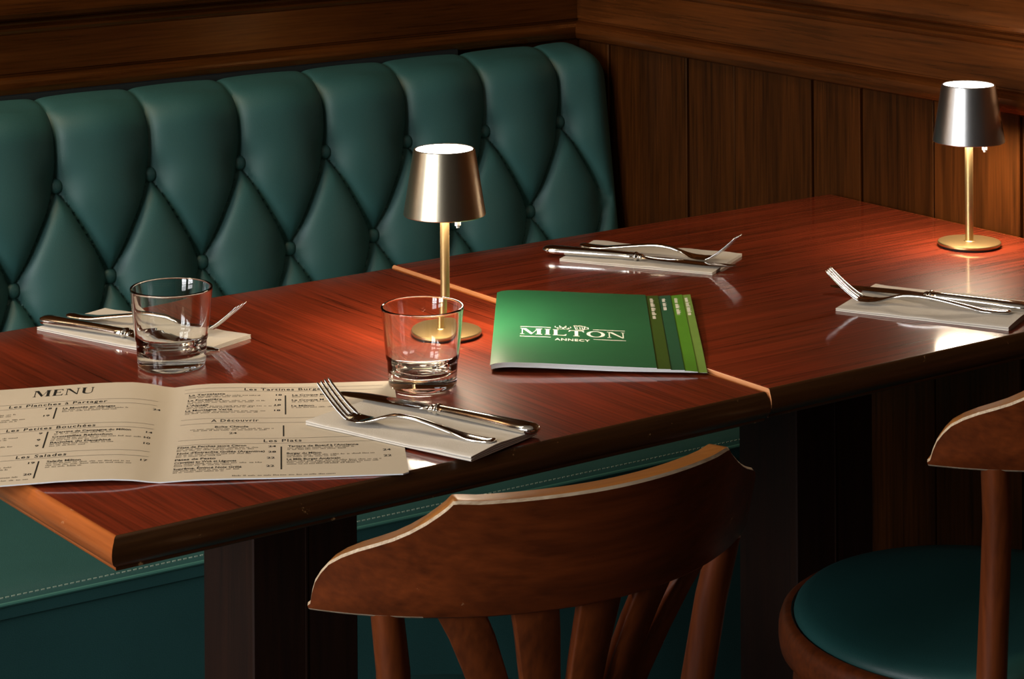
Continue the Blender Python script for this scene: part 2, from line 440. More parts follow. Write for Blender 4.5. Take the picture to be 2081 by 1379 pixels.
while x < 2.24:
    m.box(x - BX, x + .0042 - BX, fy(x) + .0035 - BY, fy(x) + .0045 - BY, .4462, .4474); x += .0068
m.build('stitching', M['stitch'], bench, 0)
m = MB(); m.box(0.30 - BX, 2.25 - BX, 2.52 - BY, 2.9 - BY, 0.0, 0.06); m.build('plinth', M['black_strip'], bench, 0)
o = MB(); o.box(X0 + 1.5, 2.027, YW - 0.022, YW - 0.0005, 0.880, 0.9065, b=0.002)
tag(o.build('wall_strip', M['black_strip'], None, 20), 'thin black strip fixed between banquette top and wooden rail', 'strip')

# ------------------------------------------------------------------ tables
def make_table(name, x0, x1, y0, y1, zt, grain, label):
    cx, cy = (x0 + x1) / 2, (y0 + y1) / 2
    t = empty(name, (cx, cy, 0)); tag(t, label, 'table', 'restaurant tables')
    hx, hy = (x1 - x0) / 2, (y1 - y0) / 2
    w = 0.0040
    m = MB(); m.box(-hx + w, hx - w, -hy + w, hy - w, zt - .026, zt); m.build('tabletop', M['table_y' if grain == 'Y' else 'table_x'], t, 0)
    P = [(-w, 0.0), (-.0030, 0.0), (-.0012, -.0006), (-.0002, -.0018), (.0004, -.0035), (.0018, -.0055), (.0032, -.009), (.0038, -.013), (.0034, -.017), (.0020, -.0205),
         (-.0010, -.0235), (-.0030, -.0250), (-.0030, -.0262), (-.0035, -.0275), (-.0038, -.028), (-w, -.028)]
    def strip(nm, A, B, ax, ay, mat):
        m = MB()
        L = []
        for (px, py, sx, sy) in (A, B):
            L.append([(px + sx * d, py + sy * d, zt + h) for d, h in P])
        m.loops(L, True, True)
        return m.build(nm, mat, t, 40)
    c = [(-hx, -hy), (hx, -hy), (hx, hy), (-hx, hy)]
    sl, sr = (1, .3) if grain == 'Y' else (.3, 1)       # flatter edges where the two tables meet
    s = [(-sl, -1), (sr, -1), (sr, 1), (-sl, 1)]
    left_mat = M['edge_y'] if grain == 'Y' else M['edge_seam_daylit']
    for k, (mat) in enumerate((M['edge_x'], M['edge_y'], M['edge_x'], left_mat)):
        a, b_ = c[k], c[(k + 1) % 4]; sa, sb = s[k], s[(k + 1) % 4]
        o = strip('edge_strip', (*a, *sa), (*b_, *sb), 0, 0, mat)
    zb = zt - .028
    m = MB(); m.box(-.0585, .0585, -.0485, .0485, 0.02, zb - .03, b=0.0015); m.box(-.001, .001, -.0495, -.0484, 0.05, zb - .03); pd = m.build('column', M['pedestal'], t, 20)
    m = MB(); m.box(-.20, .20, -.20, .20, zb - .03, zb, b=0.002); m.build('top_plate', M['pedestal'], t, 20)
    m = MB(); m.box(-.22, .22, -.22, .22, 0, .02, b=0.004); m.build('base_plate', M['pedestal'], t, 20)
    return t
ZL, ZR = 0.750, 0.7525
make_table('restaurant_table', 0.876, 1.5600, 1.7575, 2.412, ZL, 'Y', 'square mahogany table with open menu on it, nearest the camera on the left')
make_table('restaurant_table', 1.5630, 2.2550, 1.7572, 2.414, ZR, 'X', 'square mahogany table pushed into corner against vertical wall boards')

# ------------------------------------------------------------------ chairs
def make_chair(name, ox, oy, label):
    t = empty(name, (ox, oy, 0), R(-4.5)); tag(t, label, 'chair', 'bentwood bistro chairs')
    CY = 0.025                                    # arc centre of the crest rail, in front of origin
    RO, TH = 0.2664, 0.021
    def yc(z): return CY
    def fl(z): return 0.30 * (z - 0.70)              # the rail flares outwards towards its top
    tab = [(0, .7995), (22, .8000), (25.0, .8012), (25.8, .8010), (26.8, .7962), (28.1, .7912), (30.3, .7836), (32.9, .7762), (35.6, .7700), (38.5, .7648), (41.5, .7596), (44.4, .7533), (46.8, .7462), (48.5, .7380), (50.0, .7290), (51.1, .7190), (52.0, .7090), (52.6, .7030)]
    angs = sorted(set([a for a, _ in tab] + [2 * k for k in range(12)]))
    angs = [-a for a in reversed(angs) if a > 0] + angs
    L = []
    bv = 0.0022
    for a in angs:
        zt = interp(tab, abs(a)); zb = 0.7005 - 0.0015 * math.cos(R(a * 1.6))
        if zt < zb + 3 * bv: zt = zb + 3 * bv
        def pt(r, z): return ((r + fl(z)) * math.sin(R(a)) - .13 * (z - .7), yc(z) - (r + fl(z)) * math.cos(R(a)), z)
        ri = RO - TH
        ring = [pt(RO - bv, zb), pt(RO, zb + bv)]
        for q in (0.33, 0.66): ring.append(pt(RO, lerp(zb + bv, zt - bv, q)))
        ring += [pt(RO, zt - bv), pt(RO - bv, zt), pt(ri + bv, zt), pt(ri, zt - bv), pt(ri, lerp(zb, zt, .5)), pt(ri, zb + bv), pt(ri + bv, zb)]
        L.append(ring)
    m = MB(); n = len(L[0])
    m.loops(L, True, True)
    m.i = []
    for a in range(len(L) - 1):
        for k in range(n):
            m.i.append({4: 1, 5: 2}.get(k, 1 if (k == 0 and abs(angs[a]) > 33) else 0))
    m.i += [1, 1]
    m.build('crest_rail', [M['chair'], M['worn'], M['chair_top_lit']], t, 50)
    SZ = 0.470
    for sg in (-1, 1):                             # back posts running down as rear legs
        top = (sg * (RO - .011) * math.sin(R(39.5)), yc(.704) - (RO - .011) * math.cos(R(39.5)), .7045)
        pts = [top, (sg * .1525, top[1] + .008, .65), (sg * .1440, top[1] + .022, .56), (sg * .1420, top[1] + .030, .47), (sg * .145, top[1] + .030, .40), (sg * .160, top[1] + .010, .2), (sg * .178, top[1] - .03, 0)]
        m = MB(); m.tube(pts, [.0130, .0136, .0140, .0145, .0145, .0135, .0115], 20); m.build('back_post', M['chair_z'], t, 50)
    yb = -0.178
    for k, a in enumerate((-27, -13.5, -.5, 12.2, 24.5)):   # fanned slats
        m = MB(); L = []
        tx = (RO - .011) * math.sin(R(a)); ty = yc(.704) - (RO - .011) * math.cos(R(a))
        for q in (0, .12, .25, .4, .55, .7, .85, 1):
            z = lerp(.7045, .468, q); x = lerp(tx, tx * 0.10, q ** 0.86); y = lerp(ty, yb + 0.012 * abs(k - 2) * .4, q) + 0.010 * math.sin(math.pi * q)
            w = lerp(.0195, .0120, min(1, q * 1.3)); th = .0048
            ca, sa = math.cos(R(a * (1 - q))), math.sin(R(a * (1 - q)))
            rr = []
            for (du, dv) in ((-w + .0015, -th), (w - .0015, -th), (w, -th + .0015), (w, th - .0015), (w - .0015, th), (-w + .0015, th), (-w, th - .0015), (-w, -th + .0015)):
                rr.append((x + du * ca - dv * sa, y + du * sa + dv * ca, z))
            L.append(rr)
        m.loops(L, True, True); m.f = [q[::-1] for q in m.f]
        m.build('slat', M['chair_z'], t, 50)
    # seat frame ring and pad
    SY = 0.022
    def rr_(a): return 1.0 + 0.035 * math.sin(a) ** 4 * (1 if math.sin(a) > 0 else -1.2)
    prof = [(.180, .430), (.203, .431), (.2075, .436), (.2090, .446), (.2085, .458), (.2060, .466), (.2015, .4695), (.1960, .470), (.193, .467), (.180, .467)]
    m = MB(); NS = 72
    m.loops([[(r * rr_(2 * math.pi * k / NS) * math.cos(2 * math.pi * k / NS), r * rr_(2 * math.pi * k / NS) * math.sin(2 * math.pi * k / NS) + SY, z) for k in range(NS)] for r, z in prof], True)
    m.build('seat_frame', M['chair'], t, 40)
    prof = [(.1925, .465), (.1932, .4700), (.1915, .4752), (.187, .4795), (.178, .4830), (.15, .4865), (.10, .4885), (.05, .4895), (.001, .490)]
    m = MB()
    m.loops([[(r * rr_(2 * math.pi * k / NS) * math.cos(2 * math.pi * k / NS), r * rr_(2 * math.pi * k / NS) * math.sin(2 * math.pi * k / NS) + SY, z) for k in range(NS)] for r, z in prof], True, True)
    m.build('seat_pad', M['leather_seat'], t, 60)
    for sg in (-1, 1):
        m = MB(); m.tube([(sg * .135, .135, .44), (sg * .145, .150, .25), (sg * .160, .172, 0)], [.0165, .0145, .0115], 16); m.build('front_leg', M['chair_z'], t, 50)
    m = MB(); ring = [(.150 * math.cos(2 * math.pi * k / 40), .135 * math.sin(2 * math.pi * k / 40) - .01, .235) for k in range(41)]
    m.tube(ring, .0095, 10, False); m.build('stretcher_ring', M['chair_z'], t, 50)
    return t
make_chair('bistro_chair', 1.210, 1.768, 'brown bentwood chair with worn crest rail at table with the menu')
make_chair('bistro_chair', 1.855, 1.7386, 'brown bentwood chair at right picture edge showing green round seat')

# ------------------------------------------------------------------ lamps
def make_lamp(name, x, y, z, shade, label, tag_dx):
    t = empty(name, (x, y, z)); tag(t, label, 'lamp', 'cordless table lamps')
    lathe('base', [(0, .0012), (.0350, .0012), (.0368, .0018), (.0377, .0030), (.0377, .0048), (.0370, .0058), (.0355, .0062), (.0070, .0064), (.0060, .0072), (0, .0072)], M['brass'], t, 96)
    lathe('foot_pad', [(0, 0), (.0345, 0), (.0350, .0004), (.0350, .0012), (0, .0012)], M['rubber'], t, 48)
    lathe('stem', [(0, .006), (.0048, .006), (.0048, .160), (0, .160)], M['brass'], t, 32)
    S = lathe('shade', [(.0419, .1262), (.0424, .1255), (.0428, .1262), (.0426, .1275), (.0323, .1915), (.0318, .1932), (.0306, .1938), (.0298, .1932), (.0300, .1915), (.0418, .1275), (.0419, .1262)],
              [M[shade], M['shade_inside']], t, 96, idxs=[0, 0, 0, 0, 0, 0, 0, 1, 1, 1])
    lathe('top_diffuser', [(.0302, .1915), (.0290, .1928), (.0, .1930)], M['lamp_top'], t, 64)
    lathe('led_panel', [(.0050, .1200), (.0150, .1208), (.0260, .1228), (.0340, .1252), (.0395, .1278), (.0395, .1305), (.0050, .1310)], [M['lamp_led'], M['shade_inside']], t, 64, idxs=[0, 0, 0, 0, 1, 1])
    m = MB()
    d = rgt * tag_dx - fwd * 0.034
    m.box(d.x - .0028, d.x + .0028, d.y - .002, d.y + .002, .1205, .1290, b=.0006); m.box(d.x - .0012, d.x + .0012, d.y - .001, d.y + .001, .1185, .1206)
    m.build('pull_switch', M['white_plastic'], t, 20)
    return t
make_lamp('table_lamp', 1.4358, 2.1175, ZL, 'shade_gold', 'lit champagne metal table lamp standing behind the front water glass', 0.0145)
make_lamp('table_lamp', 2.1688, 2.0788, ZR, 'shade_silver', 'lit table lamp with silver shade and gold base beside wall boards', 0.0125)

# ------------------------------------------------------------------ glasses
def make_glass(x, y, z, s, label, rz=0):
    o = lathe('water_glass', [(0, .0030), (.012, .0027), (.022, .0016), (.0285, .0002), (.0312, .0), (.0325, .0012), (.0330, .0036), (.0333, .0110), (.0340, .0225), (.0343, .0250), (.0350, .0266), (.0355, .0285), (.0380, .0560), (.0397, .0738), (.0400, .0750), (.0397, .0760), (.0389, .0764), (.0381, .0760), (.0378, .0750),
                               (.0360, .0560), (.0336, .0320), (.0330, .0295), (.0312, .0268), (.0300, .0245), (.0292, .0200), (.0275, .0160), (.0240, .0128), (.018, .0112), (.010, .0104), (0, .0102)], M['glass'], None, 96, 180)
    o.location = (x, y, z); o.scale = (s, s, s)
    return tag(o, label, 'glass', 'water glasses')
make_glass(1.1532, 2.1845, ZL, 1.025, 'empty clear water glass in front of the napkin beside the banquette')
make_glass(1.3120, 1.9740, ZL + 0.0004, 1.0, 'empty clear water glass in front of the champagne lamp')

# ------------------------------------------------------------------ napkins
def make_napkin(ax, ay, bx, by, W, z, label, lift=0.0, curl=0.0, th=0.0006, layers=4, gap=0.00025, seed=0):
    """a-b is the folded long edge nearest the camera, W the width away from it (to the left of a->b)"""
    d = Vector((bx - ax, by - ay)); Ln = d.length; d.normalize(); nrm = Vector((-d.y, d.x))
    path = []
    step = th + gap
    for k in range(layers):
        zz = th / 2 + step * k
        ws = [W * q / 14 for q in range(15)]
        inset = 0.0006 * (k % 3)
        row = [(w if w > 0 else 0, zz) for w in ws]
        row[-1] = (W - inset, zz)
        if k % 2 == 0: row = row[::-1]
        path += row
        if k % 2 == 0 and k < layers - 1:
            r_ = step / 2
            path += [(-r_ * math.cos(R(a)), zz + r_ + r_ * math.sin(R(a))) for a in (-45, 0, 45)]
        elif k < layers - 1:
            r_ = step / 2
            path += [(W - .001 + r_ * math.cos(R(a)), zz + r_ + r_ * math.sin(R(a))) for a in (-45, 0, 45)]
    off = []
    for k, (w, zz) in enumerate(path):
        a = path[max(k - 1, 0)]; c = path[min(k + 1, len(path) - 1)]
        tx, tz = c[0] - a[0], c[1] - a[1]; l = math.hypot(tx, tz) or 1
        off.append((-tz / l * th / 2, tx / l * th / 2))
    loop = [(w + ox, zz + oz) for (w, zz), (ox, oz) in zip(path, off)] + [(w - ox, zz - oz) for (w, zz), (ox, oz) in reversed(list(zip(path, off)))]
    L = []
    NL = 26
    for k in range(NL + 1):
        q = k / NL; r = []
        for w, zz in loop:
            fr_ = max(0, zz / (layers * step))
            wob = fr_ * (0.0007 * math.sin(9 * q + w * 40 + seed) + 0.0005 * math.sin(23 * q + seed * 2)) + 0.0
            up = lift * fr_ * (1 - q) ** 2 * (w / W) + curl * fr_ * sstep(.55, 1, q) * max(0.0, 1 - abs(w / W - .4) * 1.6)
            e = d * (q * Ln) + nrm * (w + 0.0008 * math.sin(5 * q + seed))
            r.append((e.x, e.y, zz + max(0, wob) + up))
        L.append(r)
    m = MB(); m.loops(L, True, True)
    o = m.build('paper_napkin', M['napkin'], None, 50)
    o.location = (ax, ay, z)
    return tag(o, label, 'napkin', 'folded napkins under the cutlery')
make_napkin(1.151, 1.9235, 1.2092, 1.7440, 0.097, ZL + .0019, 'folded white napkin lying over the open menu page', curl=.004, seed=1)
make_napkin(1.1052, 2.3934, 1.1735, 2.1960, 0.100, ZL, 'folded white napkin behind the left water glass', seed=2)
make_napkin(1.7290, 2.3105, 1.8240, 2.1480, 0.106, ZR, 'folded white napkin on the corner table beside the banquette', seed=3)
make_napkin(1.8225, 1.9420, 1.9045, 1.7710, 0.122, ZR, 'folded white napkin in front of the silver lamp', curl=.003, seed=4)
NT = 0.0036                                             # napkin thickness

# ------------------------------------------------------------------ cutlery
def sweep_flat(m, st, n=12, sq=2.6):
    """st: (x, y, z, half width, half thickness, pitch) super-ellipse sections along x"""
    L = []
    for (x, y, z, w, h, dish) in st:
        r = []
        for k in range(n):
            a = 2 * math.pi * k / n
            c, s_ = math.cos(a), math.sin(a)
            yy = w * abs(c) ** (2 / sq) * (1 if c >= 0 else -1); zz = h * abs(s_) ** (2 / sq) * (1 if s_ >= 0 else -1)
            r.append((x, y + yy, z + zz + dish * (yy / max(w, 1e-6)) ** 2))
        L.append(r)
    m.loops(L, True, True)

def fork_mesh():
    m = MB()
    zt = [(0, .0046), (.012, .0034), (.030, .0036), (.05, .0066), (.07, .0100), (.085, .0120), (.100, .0128), (.112, .0118), (.122, .0092), (.132, .0060), (.140, .0038), (.148, .0026), (.156, .0030), (.163, .0056)]
    wt = [(0, .0020), (.001, .0050), (.003, .0070), (.007, .0082), (.018, .0086), (.030, .0080), (.040, .0062), (.050, .0050), (.07, .0042), (.10, .0037), (.118, .0034), (.124, .0040), (.131, .0064), (.138, .0098), (.146, .0120), (.154, .0125), (.163, .0124)]
    ht = [(0, .0008), (.002, .0016), (.02, .0017), (.05, .0021), (.11, .0021), (.13, .0016), (.15, .0013), (.163, .0012)]
    xs_ = [0, .0006, .0015, .003, .006, .010, .016, .022, .028, .032, .036, .041, .046, .055, .065, .075, .085, .095, .105, .112, .118, .124, .130, .135, .140, .144, .148, .152, .156, .160, .163]
    st = [(x, 0, interp(zt, x), interp(wt, x), interp(ht, x), 0.0016 * sstep(.132, .15, x)) for x in xs_]
    sweep_flat(m, st, 16)
    for k in range(4):
        y0 = (-1.5 + k) * 0.0068
        st = []
        for q in (0, .06, .15, .3, .45, .6, .75, .88, .96, 1):
            x = lerp(.158, .193, q); z = .0036 + .0100 * q + .0200 * q ** 1.35
            st.append((x, y0 * lerp(1.0, .93, q), z + 0.0013 * (y0 / .0093) ** 2 * (1 - q), lerp(.0024, .00145, q) * (1 if q < .97 else .55), lerp(.0011, .0010, q) * (1 if q < .97 else .6), 0))
        sweep_flat(m, st, 10)
    return m
def knife_meshes():
    h, b_ = MB(), MB()
    wt = [(0, .0030), (.0015, .0070), (.005, .0096), (.012, .0104), (.022, .0100), (.040, .0082), (.065, .0070), (.085, .0070), (.092, .0074), (.096, .0062)]
    ht = [(0, .0018), (.002, .0038), (.008, .0050), (.03, .0048), (.07, .0044), (.096, .0040)]
    xs_ = [0, .0006, .0015, .003, .006, .010, .016, .022, .03, .04, .052, .065, .075, .085, .089, .092, .094, .096]
    sweep_flat(h, [(x * 1.16, 0, .0050, interp(wt, x), interp(ht, x), 0) for x in xs_], 18, 2.2)
    bo = MB()
    sweep_flat(bo, [(.0955 * 1.16, 0, .0050, .0056, .0034, 0), (.112, 0, .0050, .0078, .0050, 0), (.1145, 0, .0050, .0080, .0052, 0), (.116, 0, .0050, .0058, .0036, 0), (.1175, 0, .0048, .0054, .0034, 0), (.119, 0, .0047, .0068, .0040, 0), (.121, 0, .0046, .0066, .0033, 0), (.1235, 0, .0044, .0052, .0019, 0)], 16, 2.0)
    wl = [(.122, .0055), (.130, .0078), (.142, .0094), (.175, .0098), (.20, .0096), (.214, .0086), (.224, .0062), (.229, .0038), (.2315, .0008)]
    st = [(x, -.0010 + .004 * sstep(.20, .2315, x), lerp(.0044, .0022, sstep(.122, .2315, x)), interp(wl, x), .00085 if x > .127 else .0014, 0) for x in (.122, .126, .130, .136, .142, .155, .17, .19, .20, .208, .214, .220, .224, .227, .229, .2305, .2315)]
    sweep_flat(b_, st, 10, 3.5)
    return h, bo, b_
fork_me = knife_me = None
def place(ex, ey, tx, ty, z, kind, label, roll=0.0, pitch=0.0, L0=None):
    global fork_me, knife_me
    d = Vector((tx - ex, ty - ey)); ang = math.atan2(d.y, d.x); s = d.length / (L0 or (.202 if kind == 'fork' else .2315))
    if kind == 'fork':
        if fork_me is None:
            o = fork_mesh().build('fork', M['steel'], None, 60); fork_me = o.data
        else:
            o = link(bpy.data.objects.new('fork', fork_me))
        g = 'dinner forks'
    else:
        o = empty('table_knife', (0, 0, 0))
        if knife_me is None:
            h, bo, b_ = knife_meshes()
            knife_me = [h.build('handle', M['steel'], o, 60).data, bo.build('bolster', M['steel'], o, 60).data, b_.build('blade', M['steel'], o, 35).data]
        else:
            for nm, me in zip(('handle', 'bolster', 'blade'), knife_me): link(bpy.data.objects.new(nm, me), o)
        g = 'table knives'
    o.rotation_euler = (roll, pitch, ang)
    o.location = (ex, ey, z); o.scale = (s, s, 1)
    return tag(o, label, kind, g)
ZF = ZL + .0019 + NT
FB = 0.148                                              # handle end to lowest point of the bowl
place(1.2443, 1.7594, 1.1871, 1.8859, ZF, 'fork', 'steel fork with tines over the open menu, on the front napkin', L0=FB)
place(1.2925, 1.7615, 1.2227, 1.9794, ZF, 'knife', 'steel knife with blade tip on the open menu beside the front glass')
place(1.1468, 2.4073, 1.2320, 2.2700, ZL + NT, 'fork', 'steel fork behind the left water glass beside the banquette', L0=FB)
place(1.1159, 2.4043, 1.2050, 2.1860, ZL + NT, 'knife', 'steel knife behind the left water glass beside the banquette')
place(1.7815, 2.3388, 1.8512, 2.1993, ZR + NT, 'fork', 'steel fork on the corner table napkin beside the banquette', L0=FB)
place(1.7305, 2.3440, 1.8579, 2.1462, ZR + NT, 'knife', 'steel knife on the corner table napkin beside the banquette')
place(1.9438, 1.8037, 1.8636, 1.9328, ZR + NT, 'fork', 'steel fork on the napkin in front of the silver lamp', L0=FB)
place(1.9720, 1.8010, 1.8822, 2.0126, ZR + NT, 'knife', 'steel knife on the napkin in front of the silver lamp')

# ------------------------------------------------------------------ lettering helpers
def glyphs(ch):
    """high-contrast serif capitals as polygons, height 1"""
    r = lambda x0, x1, y0, y1: [(x0, y0), (x1, y0), (x1, y1), (x0, y1)]
    s = .07                                      # serif thickness
    def stem(x, w, sw=.07): return [r(x, x + w, 0, 1), r(x - sw, x + w + sw, 0, s), r(x - sw, x + w + sw, 1 - s, 1)]
    if ch == 'M': return 1.42, stem(.10, .07, .09) + stem(1.06, .24, .08) + [[(.10, 1), (.36, 1), (.78, .22), (.68, .0)], [(.68, .0), (.78, .22), (1.08, 1), (1.06, .80), (.72, 0)]]
    if ch == 'I': return .46, stem(.12, .22)
    if ch == 'L': return .92, stem(.10, .22) + [r(.30, .86, 0, .08), [(.70, .06), (.84, .06), (.90, .26), (.86, .26)]]
    if ch == 'T': return 1.04, [r(.41, .63, 0, 1), r(.33, .71, 0, s), r(.06, .98, .92, 1), [(.06, .94), (.02, .72), (.07, .72), (.20, .94)], [(.98, .94), (1.02, .72), (.97, .72), (.84, .94)]]
    if ch == 'N': return 1.16, stem(.12, .07, .09) + [r(.98, 1.05, 0, 1), r(.89, 1.14, 1 - s, 1), [(.08, 1), (.34, 1), (1.05, .06), (1.05, 0), (.96, 0)]]
    if ch == 'E': return .90, stem(.10, .22) + [r(.30, .82, 0, .07), r(.30, .80, .93, 1), r(.30, .62, .48, .55), [(.70, .07), (.82, .07), (.86, .26), (.82, .26)], [(.68, .93), (.80, .93), (.83, .76), (.79, .76)], r(.58, .63, .40, .63)]
    if ch == 'U': return 1.10, [r(.14, .36, .28, 1), r(.06, .44, 1 - s, 1), r(.88, .95, .28, 1), r(.80, 1.03, 1 - s, 1)] + [
        [(.545 + .405 * math.cos(a), .30 + .31 * math.sin(a)), (.545 + .405 * math.cos(b), .30 + .31 * math.sin(b)), (.615 + .265 * math.cos(b), .30 + .23 * math.sin(b)), (.615 + .265 * math.cos(a), .30 + .23 * math.sin(a))]
        for a, b in [(R(180 + 22.5 * k), R(202.5 + 22.5 * k)) for k in range(8)]]
    if ch == 'O': return 1.24, [[(.62 + .58 * math.cos(a), .5 + .52 * math.sin(a)), (.62 + .58 * math.cos(b), .5 + .52 * math.sin(b)), (.62 + .35 * math.cos(b), .5 + .44 * math.sin(b)), (.62 + .35 * math.cos(a), .5 + .44 * math.sin(a))]
        for a, b in [(R(15 * k), R(15 * k + 15)) for k in range(24)]]
    return .4, []
def word_polys(word, height, track=.06):
    out, x = [], 0
    for ch in word:
        w, ps = glyphs(ch)
        for q in ps: out.append([(x + px * height, py * height) for px, py in q])
        x += (w + track) * height
    return x - track * height, out
def subdiv(poly, step=0.006):
    out = []
    for k in range(len(poly)):
        a, b = poly[k], poly[(k + 1) % len(poly)]
        n = max(1, int(math.hypot(b[0] - a[0], b[1] - a[1]) / step))
        out += [(lerp(a[0], b[0], q / n), lerp(a[1], b[1], q / n)) for q in range(n)]
    return out
class Print:
    """flat print laid on a surface function S(s, t) -> local xyz"""
    def __init__(s, S): s.S, s.m = S, MB()
    def poly(s, pts):
        v = [s.S(a, b) for a, b in pts]
        nrm = Vector((0, 0, 0))
        for k in range(len(v)): nrm += Vector(v[k]).cross(Vector(v[(k + 1) % len(v)]))
        f = list(range(len(v)))
        if nrm.z < 0: f = f[::-1]
        s.m.add(v, [tuple(f)])
    def rule(s, a0, a1, t, w):
        n = max(1, int(abs(a1 - a0) / .004))
        for k in range(n): s.poly([(lerp(a0, a1, k / n), t - w / 2), (lerp(a0, a1, (k + 1) / n), t - w / 2), (lerp(a0, a1, (k + 1) / n), t + w / 2), (lerp(a0, a1, k / n), t + w / 2)])
    def bar(s, a, t0, t1, w):
        n = max(1, int(abs(t1 - t0) / .006))
        for k in range(n): s.poly([(a - w / 2, lerp(t0, t1, k / n)), (a + w / 2, lerp(t0, t1, k / n)), (a + w / 2, lerp(t0, t1, (k + 1) / n)), (a - w / 2, lerp(t0, t1, (k + 1) / n))])
    def word(s, w, a, t, h, track=.06, width=None):
        W, ps = word_polys(w, h, track)
        k = width / W if width else 1
        for q in ps: s.poly([(a + x * k, t - y) for x, y in q])
    def text(s, body, a, t, h, width=None, spacing=1.0, bold=0.0):
        cu = bpy.data.curves.new('lettering', 'FONT')
        cu.body = body; cu.size = 1.0; cu.space_character = spacing; cu.resolution_u = 2; cu.offset = bold
        ob = bpy.data.objects.new('lettering', cu)
        me = bpy.data.meshes.new_from_object(ob)
        k = h / 0.70
        xs_ = [v.co.x for v in me.vertices]
        kx = (width / (max(xs_) - min(xs_))) if width else k
        x0 = min(xs_)
        v = [s.S(a + (q.co.x - x0) * kx, t - q.co.y * k) for q in me.vertices]
        n0 = len(s.m.v)
        for pl in me.polygons:
            f = list(pl.vertices)
            nn = (Vector(v[f[1]]) - Vector(v[f[0]])).cross(Vector(v[f[2]]) - Vector(v[f[0]]))
            if nn.z < 0: f = f[::-1]
            s.m.f.append(tuple(q + n0 for q in f)); s.m.i.append(0)
        s.m.v += v
        bpy.data.objects.remove(ob); bpy.data.curves.remove(cu); bpy.data.meshes.remove(me)
    def blurb(s, a0, a1, t, h, rnd):
        """a line of fine print too small to read: word-sized strokes"""
        x = a0
        while x < a1 - .002:
            w = min(rnd.uniform(.0025, .0085), a1 - x)
            q = x
            while q < x + w - .0006:
                l = rnd.uniform(.0006, .0011); hh = h * rnd.choice((.55, .6, .6, .9, .65))
                s.poly([(q, t), (q + l, t), (q + l, t - hh), (q, t - hh)]); q += l + .0004
            x += w + .0016
    def build(s, name, mat, parent): return s.m.build(name, mat, parent, 0)

# ------------------------------------------------------------------ open menu
FT = Vector((1.1152, 2.1068)); e1 = Vector((.8626, -.506)).normalized(); e2 = Vector((.506, .8626)).normalized()
menu = empty('open_menu', (FT.x, FT.y, ZL))
tag(menu, 'open cream menu with black print lying over the left table end', 'menu')
MH, MW, MT = .290, .2095, .0011
def page_h(s, t):
    q = t / MH
    if s < 0:
        a = -s
        h = interp([(0, 0), (.010, .0014), (.022, .0042), (.038, .0064), (.055, .0068), (.08, .0064), (.11, .0052), (.15, .0034), (.18, .0022), (.21, .0014)], a)
        h2 = interp([(0, 0), (.010, .0010), (.022, .0028), (.04, .0040), (.06, .0042), (.085, .0038), (.11, .0026), (.15, .0010), (.18, .0004), (.21, .0004)], a)
        return lerp(h, h2, q)
    h = interp([(0, 0), (.008, .0008), (.02, .0020), (.035, .0026), (.06, .0022), (.09, .0009), (.12, .0002), (.21, 0)], s)
    return h * lerp(1, .45, q)
def sheet(s, t, up=0.0):
    p = e1 * s - e2 * t
    return (p.x, p.y, MT + .0003 + page_h(s, t) + up)
def make_sheet():
    m = MB()
    NS, NT_ = 84, 24
    rc = .0045
    top, bot = [], []
    for k in range(NS + 1):
        s = lerp(-MW, MW, k / NS)
        e = MW - abs(s)
        ins = rc - math.sqrt(max(0, rc * rc - (rc - e) ** 2)) if e < rc else 0.0
        for j in range(NT_ + 1):
            t = lerp(ins, MH - ins, j / NT_)
            v = sheet(s, t); top.append(v); bot.append((v[0], v[1], v[2] - MT))
    n = NT_ + 1
    f = []
    for k in range(NS):
        for j in range(NT_): f.append((k * n + j, k * n + j + 1, (k + 1) * n + j + 1, (k + 1) * n + j))
    nb = len(top)
    fb = [tuple(q + nb for q in p[::-1]) for p in f]
    rim = [k * n for k in range(NS + 1)] + [NS * n + j for j in range(1, n)] + [k * n + n - 1 for k in range(NS - 1, -1, -1)] + [j for j in range(n - 2, 0, -1)]
    fr_ = [(rim[k], rim[(k + 1) % len(rim)], rim[(k + 1) % len(rim)] + nb, rim[k] + nb) for k in range(len(rim))]
    m.add(top + bot, f, 0); m.add([], []); m.f += fb; m.i += [0] * len(fb); m.f += fr_; m.i += [1] * len(fr_)
    return m
make_sheet().build('sheet', [M['paper'], M['page']], menu, 40)
UP = .00012
def SM(s, t): return sheet(s, t, UP)
rnd = random.Random(3)
pt, pd_ = Print(SM), Print(SM)
pt.word('MENU', -.1310, .0335, .0205, .10, width=.0570)
RULES = []
for t in (.0545, .0685, .1290, .1425, .2095, .2240): RULES.append((-.1985, -.0130, t, .00075))
for t in (.0150, .0272, .1150, .1300, .1780, .1930): RULES.append((.0105, .1985, t, .00075))

def one(name, mat, fn, *a):
    P = Print(SM); getattr(P, fn)(*a); P.build(name, mat, menu)
one('heading', M['ink'], 'text', 'Les Planches à Partager', -.1495, .0650, .0080, .0900, 1.15, .012)
one('heading', M['ink'], 'text', 'Les Petites Bouchées', -.1440, .1395, .0080, .0790, 1.15, .012)
one('heading', M['ink'], 'text', 'Les Salades', -.1270, .2205, .0080, .0430, 1.15, .012)
one('heading', M['ink'], 'text', 'Les Tartines Burgers', .0668, .0245, .0080, .0800, 1.15, .012)
one('heading', M['ink'], 'text', 'A Découvrir', .0380, .1260, .0080, .0430, 1.15, .012)
one('heading', M['ink'], 'text', 'Les Plats', .0860, .1890, .0080, .0335, 1.15, .012)
for a, t0, t1 in ((-.1050, .0735, .1080), (-.1062, .1470, .1945), (-.1062, .2315, .2775), (.1055, .0415, .1045), (.1036, .1390, .1725), (.1015, .2030, .2680)): one('divider', M['ink'], 'bar', a, t0, t1, .0013)
